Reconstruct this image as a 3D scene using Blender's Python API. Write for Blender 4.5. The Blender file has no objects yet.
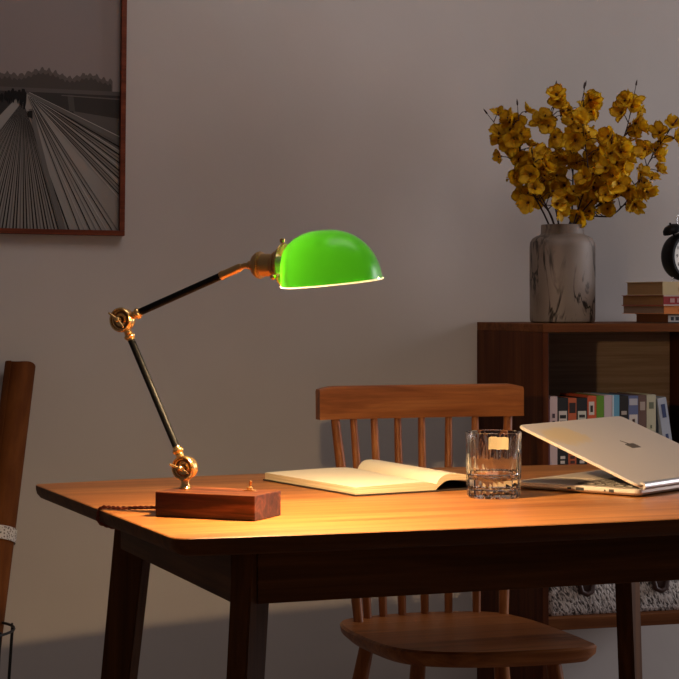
import bpy, bmesh, math, random
from mathutils import Vector, Matrix, Euler
random.seed(7)
SC = bpy.context.scene
C = SC.collection
PI = math.pi
R = math.radians
CAM_YAW = R(17)          # the camera is turned 17 degrees to the right of the back wall's normal
CA, SA = math.cos(CAM_YAW), math.sin(CAM_YAW)
def W(x, d, z=0.0):
    """measured plan position (to the side, ahead) -> room axes (x along back wall, y into it)"""
    return Vector((x*CA + d*SA, -x*SA + d*CA, z))

# ------------------------------------------------------------------ materials
def new_mat(name):
    m = bpy.data.materials.new(name); m.use_nodes = True
    nt = m.node_tree
    return m, nt, nt.nodes['Principled BSDF']
def plain(name, col, rough=.5, metal=0.0, spec=.5, coat=0.0):
    m, nt, b = new_mat(name)
    b.inputs['Base Color'].default_value = (*col, 1)
    b.inputs['Roughness'].default_value = rough
    b.inputs['Metallic'].default_value = metal
    b.inputs['Specular IOR Level'].default_value = spec
    b.inputs['Coat Weight'].default_value = coat
    return m
def ramp(nt, stops):
    r = nt.nodes.new('ShaderNodeValToRGB')
    e = r.color_ramp.elements
    while len(e) < len(stops): e.new(.5)
    for i, (p, c) in enumerate(stops):
        e[i].position = p; e[i].color = (*c, 1)
    return r
def coords(nt, scale, kind='Object', rot=(0,0,0)):
    t = nt.nodes.new('ShaderNodeTexCoord'); mp = nt.nodes.new('ShaderNodeMapping')
    mp.inputs['Scale'].default_value = scale; mp.inputs['Rotation'].default_value = rot
    nt.links.new(t.outputs[kind], mp.inputs['Vector'])
    return mp
def noise(nt, mp, scale, detail=6, rough=.6, dist=0.0):
    n = nt.nodes.new('ShaderNodeTexNoise')
    n.inputs['Scale'].default_value = scale; n.inputs['Detail'].default_value = detail
    n.inputs['Roughness'].default_value = rough; n.inputs['Distortion'].default_value = dist
    nt.links.new(mp.outputs[0], n.inputs['Vector'])
    return n
def bump(nt, b, src, strength, dist=.001):
    bp = nt.nodes.new('ShaderNodeBump')
    bp.inputs['Strength'].default_value = strength; bp.inputs['Distance'].default_value = dist
    nt.links.new(src, bp.inputs['Height']); nt.links.new(bp.outputs[0], b.inputs['Normal'])
def wood(name, dark, mid, light, axis='x', rough=.4, coat=.15, s=1.0, spec=.5):
    m, nt, b = new_mat(name)
    long_, cross = 1.6*s, 22*s
    sc = {'x': (long_, cross, cross), 'y': (cross, long_, cross), 'z': (cross, cross, long_)}[axis]
    mp = coords(nt, sc)
    n1 = noise(nt, mp, 1.0, 5, .55, 1.4)
    sc2 = tuple(v*6 if v > long_ else v*2 for v in sc)
    n2 = noise(nt, coords(nt, sc2), 1.0, 3, .6)
    r = ramp(nt, [(.28, dark), (.5, mid), (.74, light)])
    mix = nt.nodes.new('ShaderNodeMix'); mix.data_type = 'RGBA'; mix.blend_type = 'MULTIPLY'
    mix.inputs['Factor'].default_value = .55
    r2 = ramp(nt, [(.35, (.55, .5, .45)), (.6, (1, 1, 1))])
    nt.links.new(n1.outputs['Fac'], r.inputs[0]); nt.links.new(n2.outputs['Fac'], r2.inputs[0])
    nt.links.new(r.outputs[0], mix.inputs['A']); nt.links.new(r2.outputs[0], mix.inputs['B'])
    nt.links.new(mix.outputs['Result'], b.inputs['Base Color'])
    b.inputs['Roughness'].default_value = rough
    b.inputs['Coat Weight'].default_value = coat; b.inputs['Coat Roughness'].default_value = .25
    b.inputs['Specular IOR Level'].default_value = spec
    bump(nt, b, n2.outputs['Fac'], .12)
    return m

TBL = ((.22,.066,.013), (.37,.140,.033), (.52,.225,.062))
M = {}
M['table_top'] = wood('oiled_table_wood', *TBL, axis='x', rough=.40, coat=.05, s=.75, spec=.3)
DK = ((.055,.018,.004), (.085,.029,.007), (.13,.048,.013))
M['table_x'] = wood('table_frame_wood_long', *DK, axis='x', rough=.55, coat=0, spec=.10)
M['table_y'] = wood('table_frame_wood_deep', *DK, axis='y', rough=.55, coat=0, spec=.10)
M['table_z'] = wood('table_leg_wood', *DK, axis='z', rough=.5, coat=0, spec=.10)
CH = ((.19,.052,.011), (.33,.105,.024), (.45,.165,.045))
M['chair_x'] = wood('chair_wood_wide', *CH, axis='x', rough=.42, coat=.0, spec=.25)
M['chair_z'] = wood('chair_wood_upright', *CH, axis='z', rough=.42, coat=.0, spec=.25)
SH = ((.060,.014,.004), (.085,.022,.006), (.13,.040,.012))
M['shelf_x'] = wood('bookcase_wood_wide', (.11,.034,.010), (.17,.058,.018), (.24,.09,.03), axis='x', rough=.6, coat=0, spec=.10)
M['shelf_z'] = wood('bookcase_wood_upright', *SH, axis='z', rough=.6, coat=0, spec=.10)
M['shelf_back'] = wood('bookcase_back_wood', (.42,.30,.215), (.50,.36,.26), (.56,.41,.30), axis='x', rough=.7, coat=0)
M['walnut'] = wood('dark_walnut', (.012,.004,.002), (.065,.018,.006), (.22,.07,.025), axis='x', rough=.38, coat=.0, s=1.7, spec=.25)
M['frame_wood'] = wood('frame_wood', (.10,.022,.010), (.17,.04,.018), (.24,.06,.028), axis='x', rough=.45, s=.9, coat=0, spec=.15)
M['brass'] = plain('aged_brass', (.86,.52,.20), .27, .96)
M['brass_dark'] = plain('dark_brass', (.58,.34,.13), .36, .75)
M['brass_recess'] = plain('brass_recess', (.20,.09,.035), .45, .8)
M['black_metal'] = plain('black_enamel', (.006,.006,.007), .45, .0, .12)
M['black_wire'] = plain('black_wire', (.01,.01,.01), .5)
M['black'] = plain('black_plastic', (.012,.012,.012), .5)
M['key'] = plain('key_cap', (.15,.13,.11), .4)
M['cover_dark'] = plain('dark_cover_card', (.03,.018,.012), .7)
M['petal_dark'] = plain('flower_centre', (.10,.035,.008), .8)
M['twig'] = plain('dark_twig', (.035,.014,.010), .75)
M['leather'] = plain('dark_leather', (.045,.016,.010), .5)
M['white_plastic'] = plain('ivory_plastic', (.75,.73,.68), .5)
M['hinge'] = plain('satin_steel', (.55,.53,.52), .38, .9)
M['chrome'] = plain('polished_steel', (.8,.8,.8), .15, 1.0)
M['cream_matte'] = plain('matte_cream', (.30,.24,.14), .7)

def m_wall():
    m, nt, b = new_mat('wall_plaster')
    n = noise(nt, coords(nt, (1,1,1)), 1.3, 4, .55)
    r = ramp(nt, [(.35, (.515,.472,.442)), (.65, (.575,.530,.500))])
    nt.links.new(n.outputs['Fac'], r.inputs[0]); nt.links.new(r.outputs[0], b.inputs['Base Color'])
    b.inputs['Roughness'].default_value = .85; b.inputs['Specular IOR Level'].default_value = .2
    n2 = noise(nt, coords(nt, (1,1,1)), 14, 5, .5)
    bump(nt, b, n2.outputs['Fac'], .25, .004)
    return m
M['wall'] = m_wall()
M['floor'] = wood('floor_boards', (.34,.27,.21), (.42,.33,.26), (.50,.40,.32), axis='x', rough=.5, s=.5)

def m_paper_edge():
    m, nt, b = new_mat('page_edges')
    n = noise(nt, coords(nt, (3,3,900)), 1, 3, .7)
    r = ramp(nt, [(.35, (.42,.31,.17)), (.6, (.68,.56,.36))])
    nt.links.new(n.outputs['Fac'], r.inputs[0]); nt.links.new(r.outputs[0], b.inputs['Base Color'])
    b.inputs['Roughness'].default_value = .85
    return m
M['page_edge'] = m_paper_edge()
M['page'] = plain('book_paper', (.70,.62,.46), .8, spec=.2)
def m_vpages():
    m, nt, b = new_mat('upright_page_edges')
    n = noise(nt, coords(nt, (900,3,3)), 1, 3, .7)
    r = ramp(nt, [(.35, (.38,.30,.20)), (.6, (.62,.53,.40))])
    nt.links.new(n.outputs['Fac'], r.inputs[0]); nt.links.new(r.outputs[0], b.inputs['Base Color'])
    b.inputs['Roughness'].default_value = .85
    return m
M['vpages'] = m_vpages()

def m_marble():
    m, nt, b = new_mat('grey_marbled_stone')
    mp = coords(nt, (1.6,1.6,.55))
    n = noise(nt, mp, 13, 4, .55, .9)
    sub = nt.nodes.new('ShaderNodeMath'); sub.operation = 'SUBTRACT'; sub.inputs[1].default_value = .5
    ab = nt.nodes.new('ShaderNodeMath'); ab.operation = 'ABSOLUTE'
    nt.links.new(n.outputs['Fac'], sub.inputs[0]); nt.links.new(sub.outputs[0], ab.inputs[0])
    r = ramp(nt, [(0, (.03,.022,.018)), (.012, (.10,.08,.065)), (.045, (1,1,1))])
    nt.links.new(ab.outputs[0], r.inputs[0])
    n2 = noise(nt, coords(nt, (1,1,.35)), 9, 3, .5)
    r2 = ramp(nt, [(.35, (.17,.130,.105)), (.62, (.33,.275,.235))])
    nt.links.new(n2.outputs['Fac'], r2.inputs[0])
    n3 = noise(nt, coords(nt, (1,1,1)), 7, 2, .5)
    r3 = ramp(nt, [(.36, (0,0,0)), (.5, (1,1,1))]); nt.links.new(n3.outputs['Fac'], r3.inputs[0])
    mix = nt.nodes.new('ShaderNodeMix'); mix.data_type = 'RGBA'; mix.blend_type = 'MULTIPLY'
    nt.links.new(r3.outputs[0], mix.inputs['Factor'])
    nt.links.new(r2.outputs[0], mix.inputs['A']); nt.links.new(r.outputs[0], mix.inputs['B'])
    nt.links.new(mix.outputs['Result'], b.inputs['Base Color'])
    b.inputs['Roughness'].default_value = .55
    return m
M['marble'] = m_marble()

def m_petal():
    m, nt, b = new_mat('yellow_petals')
    n = noise(nt, coords(nt, (1,1,1)), 60, 3, .5)
    r = ramp(nt, [(.35, (.74,.44,.010)), (.6, (.96,.68,.03))])
    nt.links.new(n.outputs['Fac'], r.inputs[0]); nt.links.new(r.outputs[0], b.inputs['Base Color'])
    b.inputs['Roughness'].default_value = .6
    tr = nt.nodes.new('ShaderNodeBsdfTranslucent'); nt.links.new(r.outputs[0], tr.inputs['Color'])
    mx = nt.nodes.new('ShaderNodeMixShader'); mx.inputs[0].default_value = .32
    nt.links.new(b.outputs[0], mx.inputs[1]); nt.links.new(tr.outputs[0], mx.inputs[2])
    nt.links.new(mx.outputs[0], nt.nodes['Material Output'].inputs[0])
    return m
M['petal'] = m_petal()

def m_shade():
    """cased glass: glossy green outside, milk white inside, glowing through"""
    m, nt, b = new_mat('green_cased_glass')
    tr = nt.nodes.new('ShaderNodeBsdfTranslucent'); tr.inputs['Color'].default_value = (.060,.46,.012,1)
    dg = nt.nodes.new('ShaderNodeBsdfDiffuse'); dg.inputs['Color'].default_value = (.008,.17,.004,1)
    mg = nt.nodes.new('ShaderNodeMixShader'); mg.inputs[0].default_value = .0110
    nt.links.new(dg.outputs[0], mg.inputs[1]); nt.links.new(tr.outputs[0], mg.inputs[2])
    gl = nt.nodes.new('ShaderNodeBsdfGlossy'); gl.inputs['Roughness'].default_value = .28
    fr = nt.nodes.new('ShaderNodeFresnel'); fr.inputs['IOR'].default_value = 1.45
    mo = nt.nodes.new('ShaderNodeMixShader')
    nt.links.new(fr.outputs[0], mo.inputs[0]); nt.links.new(mg.outputs[0], mo.inputs[1]); nt.links.new(gl.outputs[0], mo.inputs[2])
    wd = nt.nodes.new('ShaderNodeBsdfDiffuse'); wd.inputs['Color'].default_value = (.80,.84,.70,1)
    wi = nt.nodes.new('ShaderNodeMixShader'); wi.inputs[0].default_value = .02
    nt.links.new(wd.outputs[0], wi.inputs[1]); nt.links.new(tr.outputs[0], wi.inputs[2])
    geo = nt.nodes.new('ShaderNodeNewGeometry')
    mx = nt.nodes.new('ShaderNodeMixShader')
    nt.links.new(geo.outputs['Backfacing'], mx.inputs[0])
    nt.links.new(mo.outputs[0], mx.inputs[1]); nt.links.new(wi.outputs[0], mx.inputs[2])
    nt.links.new(mx.outputs[0], nt.nodes['Material Output'].inputs[0])
    return m
M['shade'] = m_shade()
def m_milk():
    m, nt, b = new_mat('milk_glass_rim')
    b.inputs['Base Color'].default_value = (.85,.88,.78,1)
    tr = nt.nodes.new('ShaderNodeBsdfTranslucent'); tr.inputs['Color'].default_value = (.8,.85,.7,1)
    mx = nt.nodes.new('ShaderNodeMixShader'); mx.inputs[0].default_value = .03
    nt.links.new(b.outputs[0], mx.inputs[1]); nt.links.new(tr.outputs[0], mx.inputs[2])
    nt.links.new(mx.outputs[0], nt.nodes['Material Output'].inputs[0])
    return m
M['milk_glass'] = m_milk()

def m_bulb():
    m, nt, b = new_mat('lit_bulb')
    b.inputs['Emission Color'].default_value = (1, .66, .34, 1)
    b.inputs['Emission Strength'].default_value = 3700
    b.inputs['Base Color'].default_value = (.9,.9,.9,1)
    return m
M['bulb'] = m_bulb()

def m_glass():
    m, nt, b = new_mat('clear_glass')
    b.inputs['Base Color'].default_value = (.97,.96,.94,1)
    b.inputs['Roughness'].default_value = .0
    b.inputs['Transmission Weight'].default_value = 1
    b.inputs['IOR'].default_value = 1.48
    return m
M['glass'] = m_glass()

def m_alu():
    m, nt, b = new_mat('champagne_aluminium')
    b.inputs['Metallic'].default_value = .3; b.inputs['Roughness'].default_value = .38
    b.inputs['Base Color'].default_value = (.62,.54,.46,1)
    return m
M['alu'] = m_alu()
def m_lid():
    # lid colour shifts to yellow in a soft patch near its free corner
    m, nt, b = new_mat('champagne_aluminium_patch')
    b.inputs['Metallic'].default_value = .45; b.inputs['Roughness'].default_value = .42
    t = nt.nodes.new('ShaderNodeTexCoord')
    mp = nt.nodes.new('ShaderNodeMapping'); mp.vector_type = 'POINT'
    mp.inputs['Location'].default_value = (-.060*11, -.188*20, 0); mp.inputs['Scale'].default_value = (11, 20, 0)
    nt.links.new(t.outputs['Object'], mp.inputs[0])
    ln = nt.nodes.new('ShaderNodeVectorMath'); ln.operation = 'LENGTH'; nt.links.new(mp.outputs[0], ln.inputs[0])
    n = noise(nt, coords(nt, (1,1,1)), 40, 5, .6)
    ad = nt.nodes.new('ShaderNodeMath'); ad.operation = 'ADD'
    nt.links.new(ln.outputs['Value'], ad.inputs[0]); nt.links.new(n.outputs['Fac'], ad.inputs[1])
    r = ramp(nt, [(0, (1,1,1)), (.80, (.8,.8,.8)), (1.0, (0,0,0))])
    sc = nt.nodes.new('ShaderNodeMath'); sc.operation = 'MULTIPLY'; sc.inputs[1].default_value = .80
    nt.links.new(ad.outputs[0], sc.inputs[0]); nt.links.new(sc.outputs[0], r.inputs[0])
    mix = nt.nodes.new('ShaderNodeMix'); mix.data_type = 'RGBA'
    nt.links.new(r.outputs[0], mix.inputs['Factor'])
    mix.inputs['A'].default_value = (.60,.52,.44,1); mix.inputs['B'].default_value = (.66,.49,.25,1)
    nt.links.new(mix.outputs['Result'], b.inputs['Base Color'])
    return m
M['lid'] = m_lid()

def m_boucle():
    m, nt, b = new_mat('grey_boucle_fabric')
    mp = coords(nt, (1,1,1), rot=(0, R(28), 0))
    mp2 = nt.nodes.new('ShaderNodeMapping'); mp2.inputs['Scale'].default_value = (230, 150, 75)
    nt.links.new(mp.outputs[0], mp2.inputs[0])
    n = noise(nt, mp2, 1.0, 3, .6, .8)
    r = ramp(nt, [(.40, (.05,.042,.038)), (.47, (.50,.46,.43)), (.54, (.95,.90,.86))])
    nt.links.new(n.outputs['Fac'], r.inputs[0]); nt.links.new(r.outputs[0], b.inputs['Base Color'])
    b.inputs['Roughness'].default_value = .95
    bump(nt, b, n.outputs['Fac'], .8, .004)
    return m
M['boucle'] = m_boucle()
def m_kraft():
    m, nt, b = new_mat('brown_kraft_paper')
    n = noise(nt, coords(nt, (12,12,3)), 3, 4, .5)
    r = ramp(nt, [(.35, (.11,.032,.007)), (.65, (.17,.055,.013))])
    nt.links.new(n.outputs['Fac'], r.inputs[0]); nt.links.new(r.outputs[0], b.inputs['Base Color'])
    b.inputs['Roughness'].default_value = .7; b.inputs['Specular IOR Level'].default_value = .08
    return m
M['kraft'] = m_kraft()
def m_lace():
    m, nt, b = new_mat('white_lace')
    v = nt.nodes.new('ShaderNodeTexVoronoi'); v.inputs['Scale'].default_value = 220
    nt.links.new(coords(nt, (1,1,1)).outputs[0], v.inputs['Vector'])
    r = ramp(nt, [(.25, (.12,.09,.08)), (.5, (.62,.58,.54))])
    nt.links.new(v.outputs['Distance'], r.inputs[0]); nt.links.new(r.outputs[0], b.inputs['Base Color'])
    b.inputs['Roughness'].default_value = .9
    return m
M['lace'] = m_lace()
def m_cord():
    m, nt, b = new_mat('twisted_red_brown_cord')
    b.inputs['Base Color'].default_value = (  .17,.030,.010,1); b.inputs['Roughness'].default_value = .8
    return m
M['cord'] = m_cord()

# ------------------------------------------------------------------ mesh helpers
def link(name, me, parent=None, loc=None, rot=None):
    o = bpy.data.objects.new(name, me); C.objects.link(o)
    if parent is not None: o.parent = parent
    if loc is not None: o.location = loc
    if rot is not None: o.rotation_euler = rot
    return o
def obj(name, bm, mats, parent=None, loc=None, rot=None, smooth=None):
    bmesh.ops.recalc_face_normals(bm, faces=bm.faces)
    return obj_raw(name, bm, mats, parent, loc, rot, smooth)
def obj_raw(name, bm, mats, parent=None, loc=None, rot=None, smooth=None):
    me = bpy.data.meshes.new(name); bm.to_mesh(me); bm.free()
    if not isinstance(mats, (list, tuple)): mats = [mats]
    for m in mats: me.materials.append(m)
    if smooth is not None:
        for p in me.polygons: p.use_smooth = True
        me.set_sharp_from_angle(angle=smooth)
    return link(name, me, parent, loc, rot)
def tag(o, label, cat, group=None):
    o['label'] = label; o['category'] = cat
    if group: o['group'] = group
    return o
def thing(name, label, cat, loc, rz=0, group=None):
    o = link(name, None, None, loc, (0,0,rz))
    o.empty_display_size = .05
    return tag(o, label, cat, group)
def struct(o):
    o['kind'] = 'structure'; return o
def dup(o, parent, name=None):
    c = o.copy(); C.objects.link(c); c.parent = parent
    return c

def add_box(bm, x0,x1,y0,y1,z0,z1, bev=0, mat=0, mtx=None, segs=2):
    vs = [bm.verts.new((x,y,z)) for x in (x0,x1) for y in (y0,y1) for z in (z0,z1)]
    idx = [(0,1,3,2),(4,6,7,5),(0,4,5,1),(2,3,7,6),(0,2,6,4),(1,5,7,3)]
    fs = [bm.faces.new([vs[i] for i in f]) for f in idx]
    for f in fs: f.material_index = mat
    bmesh.ops.recalc_face_normals(bm, faces=fs)
    if mtx is not None: bmesh.ops.transform(bm, matrix=mtx, verts=vs)
    if bev:
        es = list({e for f in fs for e in f.edges})
        r = bmesh.ops.bevel(bm, geom=es, offset=bev, segments=segs, affect='EDGES', profile=.5)
        for f in r['faces']: f.material_index = mat
    return vs
def box_bm(*a, **k):
    bm = bmesh.new(); add_box(bm, *a, **k); return bm
def add_prism(bm, pts, z0, z1, mat=0, top_mat=None):
    lo = [bm.verts.new((x,y,z0)) for x,y in pts]; hi = [bm.verts.new((x,y,z1)) for x,y in pts]
    n = len(pts)
    for i in range(n):
        f = bm.faces.new((lo[i], lo[(i+1)%n], hi[(i+1)%n], hi[i])); f.material_index = mat
    f = bm.faces.new(hi); f.material_index = mat if top_mat is None else top_mat
    f = bm.faces.new(lo[::-1]); f.material_index = mat
    return lo, hi
def add_lathe(bm, prof, segs=32, mtx=None, mat=0, rad=None, close=True):
    """prof: (r, z) pairs; open ends are capped when close"""
    rings = []
    allv = []
    for r, z in prof:
        ring = []
        for i in range(segs):
            a = 2*PI*i/segs
            k = rad(a, z) if rad else 1
            ring.append(bm.verts.new((r*k*math.cos(a), r*k*math.sin(a), z)))
        rings.append(ring); allv += ring
    for p, q in zip(rings, rings[1:]):
        for i in range(segs):
            f = bm.faces.new((p[i], p[(i+1)%segs], q[(i+1)%segs], q[i])); f.material_index = mat
    if close:
        for ring in (rings[0][::-1], rings[-1]):
            f = bm.faces.new(ring); f.material_index = mat
    if mtx is not None: bmesh.ops.transform(bm, matrix=mtx, verts=allv)
    return allv
def axis_mtx(p, d):
    """z axis of a lathe laid along d, starting at p"""
    q = Vector(d).normalized().to_track_quat('Z', 'Y')
    return Matrix.Translation(Vector(p)) @ q.to_matrix().to_4x4()
def add_rod(bm, p, q, r0, r1=None, segs=16, mat=0):
    p, q = Vector(p), Vector(q)
    r1 = r0 if r1 is None else r1
    add_lathe(bm, [(r0,0),(r1,(q-p).length)], segs, axis_mtx(p, q-p), mat)
def add_tube(bm, pts, rads, segs=8, mat=0, squash=None):
    pts = [Vector(p) for p in pts]
    if not isinstance(rads, (list,tuple)): rads = [rads]*len(pts)
    rings = []
    t0 = (pts[1]-pts[0]).normalized()
    up = Vector((0,0,1)) if abs(t0.z) < .9 else Vector((1,0,0))
    n = (up - t0*up.dot(t0)).normalized()
    for i, p in enumerate(pts):
        t = (pts[min(i+1,len(pts)-1)] - pts[max(i-1,0)]).normalized()
        n = (n - t*n.dot(t)).normalized(); b = t.cross(n)
        ring = []
        for k in range(segs):
            a = 2*PI*k/segs
            ring.append(bm.verts.new(p + (n*math.cos(a) + b*math.sin(a))*rads[i]))
        rings.append(ring)
    for p, q in zip(rings, rings[1:]):
        for i in range(segs):
            f = bm.faces.new((p[i], p[(i+1)%segs], q[(i+1)%segs], q[i])); f.material_index = mat
    for ring in (rings[0][::-1], rings[-1]):
        f = bm.faces.new(ring); f.material_index = mat
def add_torus(bm, R_, r_, mtx, segs=32, sides=8, mat=0, arc=2*PI):
    pts = []
    rings = []
    closed = arc > 2*PI - .01
    n = segs if closed else segs+1
    vs = []
    for i in range(n):
        a = arc*i/segs
        ring = [bm.verts.new(((R_+r_*math.cos(b))*math.cos(a), (R_+r_*math.cos(b))*math.sin(a), r_*math.sin(b)))
                for b in (2*PI*k/sides for k in range(sides))]
        rings.append(ring); vs += ring
    prs = list(zip(rings, rings[1:])) + ([(rings[-1], rings[0])] if closed else [])
    for p, q in prs:
        for k in range(sides):
            f = bm.faces.new((p[k], q[k], q[(k+1)%sides], p[(k+1)%sides])); f.material_index = mat
    if not closed:
        for ring in (rings[0], rings[-1][::-1]):
            f = bm.faces.new(ring); f.material_index = mat
    bmesh.ops.transform(bm, matrix=mtx, verts=vs)
def spline(pts, n=8, closed=False):
    out = []
    m = len(pts)
    rng = range(m) if closed else range(m-1)
    P = [Vector(p) for p in pts]
    for i in rng:
        if closed: a, b, c, d = P[i-1], P[i], P[(i+1)%m], P[(i+2)%m]
        else: a, b, c, d = P[max(i-1,0)], P[i], P[i+1], P[min(i+2,m-1)]
        for k in range(n):
            t = k/n
            out.append(.5*((2*b) + (c-a)*t + (2*a-5*b+4*c-d)*t*t + (3*b-a-3*c+d)*t**3))
    if not closed: out.append(P[-1])
    return out
def inset(pts, d):
    """shrink a counter-clockwise outline by d"""
    n = len(pts); out = []
    for i in range(n):
        a, b, c = Vector(pts[i-1]), Vector(pts[i]), Vector(pts[(i+1)%n])
        e1, e2 = (b-a).normalized(), (c-b).normalized()
        n1, n2 = Vector((-e1.y, e1.x)), Vector((-e2.y, e2.x))
        k = n1 + n2
        k = k / max(k.dot(k)/2, .3)
        out.append((b.x + k.x*d, b.y + k.y*d))
    return out
def round_corner(p, a, b, r, n=6):
    """points of a rounded corner at p between neighbours a and b"""
    p, a, b = Vector(p), Vector(a), Vector(b)
    u, v = (a-p).normalized()*r, (b-p).normalized()*r
    return [tuple((p+u)*(1-t)**2 + p*2*t*(1-t) + (p+v)*t*t) for t in (i/n for i in range(n+1))]
def rrect(x0,x1,y0,y1,r,n=6):
    cs = [(x0,y0),(x1,y0),(x1,y1),(x0,y1)]
    out = []
    for i in range(4):
        out += round_corner(cs[i], cs[i-1], cs[(i+1)%4], r, n)
    return out

# ------------------------------------------------------------------ the room
WALL_Y = 4.20
struct(obj('wall_back', box_bm(-3.0, 6.0, WALL_Y, WALL_Y+.12, 0, 2.7), M['wall']))
struct(obj('floor', box_bm(-3.0, 6.0, -1.0, WALL_Y, -.06, 0), M['floor']))
struct(obj('baseboard_back', box_bm(-3.0, 6.0, WALL_Y-.014, WALL_Y, 0, .08, bev=.003), M['white_plastic']))

# ------------------------------------------------------------------ table
TA = R(20.5-17)
tb = thing('dining_table', 'long brown wooden table with rounded corners and splayed dark legs carrying the lamp', 'table', W(-.2126, 2.528, 0), TA)
TZ = .75
LN = 1.188
def edge_curve(p, q, bulge, n=24):
    p, q = Vector(p), Vector(q); d = q-p; nn = Vector((d.y, -d.x)).normalized()
    return [tuple(p + d*t + nn*bulge*4*t*(1-t)) for t in (i/n for i in range(1, n))]
FLc, FRc, BRc, BLc = (0,0), (LN,-.0), (LN+.018,.815), (-.018,.815)
def near(p, q, r):
    p, q = Vector(p), Vector(q); return tuple(p + (q-p).normalized()*r)
out = []
out += round_corner(FLc, BLc, FRc, .03)
out += edge_curve(near(FLc,FRc,.03), near(FRc,FLc,.03), .022)
out += round_corner(FRc, FLc, BRc, .03)
out += round_corner(BRc, FRc, BLc, .018)
out += edge_curve(near(BRc,BLc,.018), near(BLc,BRc,.018), .062)
out += round_corner(BLc, BRc, FLc, .018)
bm = bmesh.new()
prof = [(.0015, TZ), (0, TZ-.0012), (0, TZ-.007), (.002, TZ-.015), (.008, TZ-.022), (.018, TZ-.026)]
rings = []
for d, z in prof:
    rings.append([bm.verts.new((x,y,z)) for x,y in (inset(out, d) if d else out)])
n = len(out)
for p, q in zip(rings, rings[1:]):
    for i in range(n): bm.faces.new((p[i], q[i], q[(i+1)%n], p[(i+1)%n]))
bm.faces.new(rings[0]); bm.faces.new(rings[-1][::-1])
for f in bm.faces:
    f.material_index = 0 if f.calc_center_median().z > TZ-.0009 else 1  # rim and underside get darker wood: shade painted into their colour
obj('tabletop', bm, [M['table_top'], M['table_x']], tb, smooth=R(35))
AZ0, AZ1 = .648, TZ-.026
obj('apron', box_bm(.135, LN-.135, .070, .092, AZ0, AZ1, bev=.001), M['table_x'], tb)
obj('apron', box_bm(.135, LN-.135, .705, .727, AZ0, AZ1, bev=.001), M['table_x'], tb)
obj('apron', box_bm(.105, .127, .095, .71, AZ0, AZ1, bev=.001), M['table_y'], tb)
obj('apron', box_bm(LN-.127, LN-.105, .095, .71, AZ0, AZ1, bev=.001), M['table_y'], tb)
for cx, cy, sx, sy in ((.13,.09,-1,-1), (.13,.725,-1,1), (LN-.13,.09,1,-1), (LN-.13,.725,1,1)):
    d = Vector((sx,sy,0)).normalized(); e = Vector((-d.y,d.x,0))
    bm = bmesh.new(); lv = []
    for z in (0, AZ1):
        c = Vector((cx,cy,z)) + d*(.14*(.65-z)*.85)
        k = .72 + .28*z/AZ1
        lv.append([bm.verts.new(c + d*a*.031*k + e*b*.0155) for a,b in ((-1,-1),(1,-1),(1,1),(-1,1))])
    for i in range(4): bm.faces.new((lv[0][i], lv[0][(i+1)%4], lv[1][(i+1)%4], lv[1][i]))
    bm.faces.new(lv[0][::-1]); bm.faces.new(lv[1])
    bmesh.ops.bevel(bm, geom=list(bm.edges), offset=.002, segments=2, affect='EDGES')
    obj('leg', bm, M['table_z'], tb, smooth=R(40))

# ------------------------------------------------------------------ chair
cc = W(.228, 3.63, 0)
ch = thing('spindle_chair', 'brown wooden chair with a broad flat top rail over eight spindles, tucked behind the table', 'chair', cc, R(1))
seat_pts = [(-.195,.127),(-.153,.200),(-.0027,.226),(.130,.190),(.170,.105),(.180,-.033),(.178,-.168),(.164,-.222),(.062,-.236),(-.08,-.215),(-.174,-.145),(-.199,-.012)]
so = [(v.x,v.y) for v in spline([(x,y,0) for x,y in seat_pts], 6, True)][::-1]
bm = bmesh.new()
ZS = .445
ringz = [(.012, ZS-.0003,1), (.004, ZS,1), (0, ZS-.004,1), (.002, ZS-.016,1), (.018, ZS-.030,1)]
rs = []
for d, z, _ in ringz:
    rs.append([bm.verts.new((x,y,z)) for x,y in inset(so, d)])
n = len(so)
for p, q in zip(rs, rs[1:]):
    for i in range(n): bm.faces.new((p[i], q[i], q[(i+1)%n], p[(i+1)%n]))
bm.faces.new(rs[0]); bm.faces.new(rs[-1][::-1])
obj('seat', bm, M['chair_x'], ch, smooth=R(40))
# crest rail, slightly curved in plan
def crest_y(t): return .272 - .012*((t-.024)/.2175)**2
bm = bmesh.new(); N = 16; rg = []
for i in range(N+1):
    t = -.200 + .432*i/N
    y = crest_y(t); e = .006 if i in (0, N) else 0
    rg.append([bm.verts.new((t, y+a, z)) for a, z in ((-.014,.826),(-.014,.885-e),(-.010,.891-e),(.012,.891-e),(.016,.886-e),(.014,.826))])
for p, q in zip(rg, rg[1:]):
    for k in range(6): bm.faces.new((p[k], p[(k+1)%6], q[(k+1)%6], q[k]))
bm.faces.new(rg[0]); bm.faces.new(rg[-1][::-1])
obj('crest_rail', bm, M['chair_x'], ch, smooth=R(35))
tops = [-.1638,-.1246,-.0807,-.0302,.0207,.0786,.1346,.2043]
bots = [-.150,-.1205,-.0849,-.0437,.004,.0522,.1071,.150]
by = [.150,.186,.198,.205,.207,.204,.192,.158]
for k, (a, b, y) in enumerate(zip(tops, bots, by)):
    r = .0105 if k in (0, 7) else .0085
    bm = bmesh.new()
    add_tube(bm, [(b,y,ZS-.022), (b+(a-b)*.3, y+(crest_y(a)-y)*.3, ZS+.12), (b+(a-b)*.7, y+(crest_y(a)-y)*.7, ZS+.27), (a,crest_y(a),.830)], [r*.9, r*1.12, r, r*.85], 12)
    obj('spindle', bm, M['chair_z'], ch, smooth=R(50))
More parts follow.
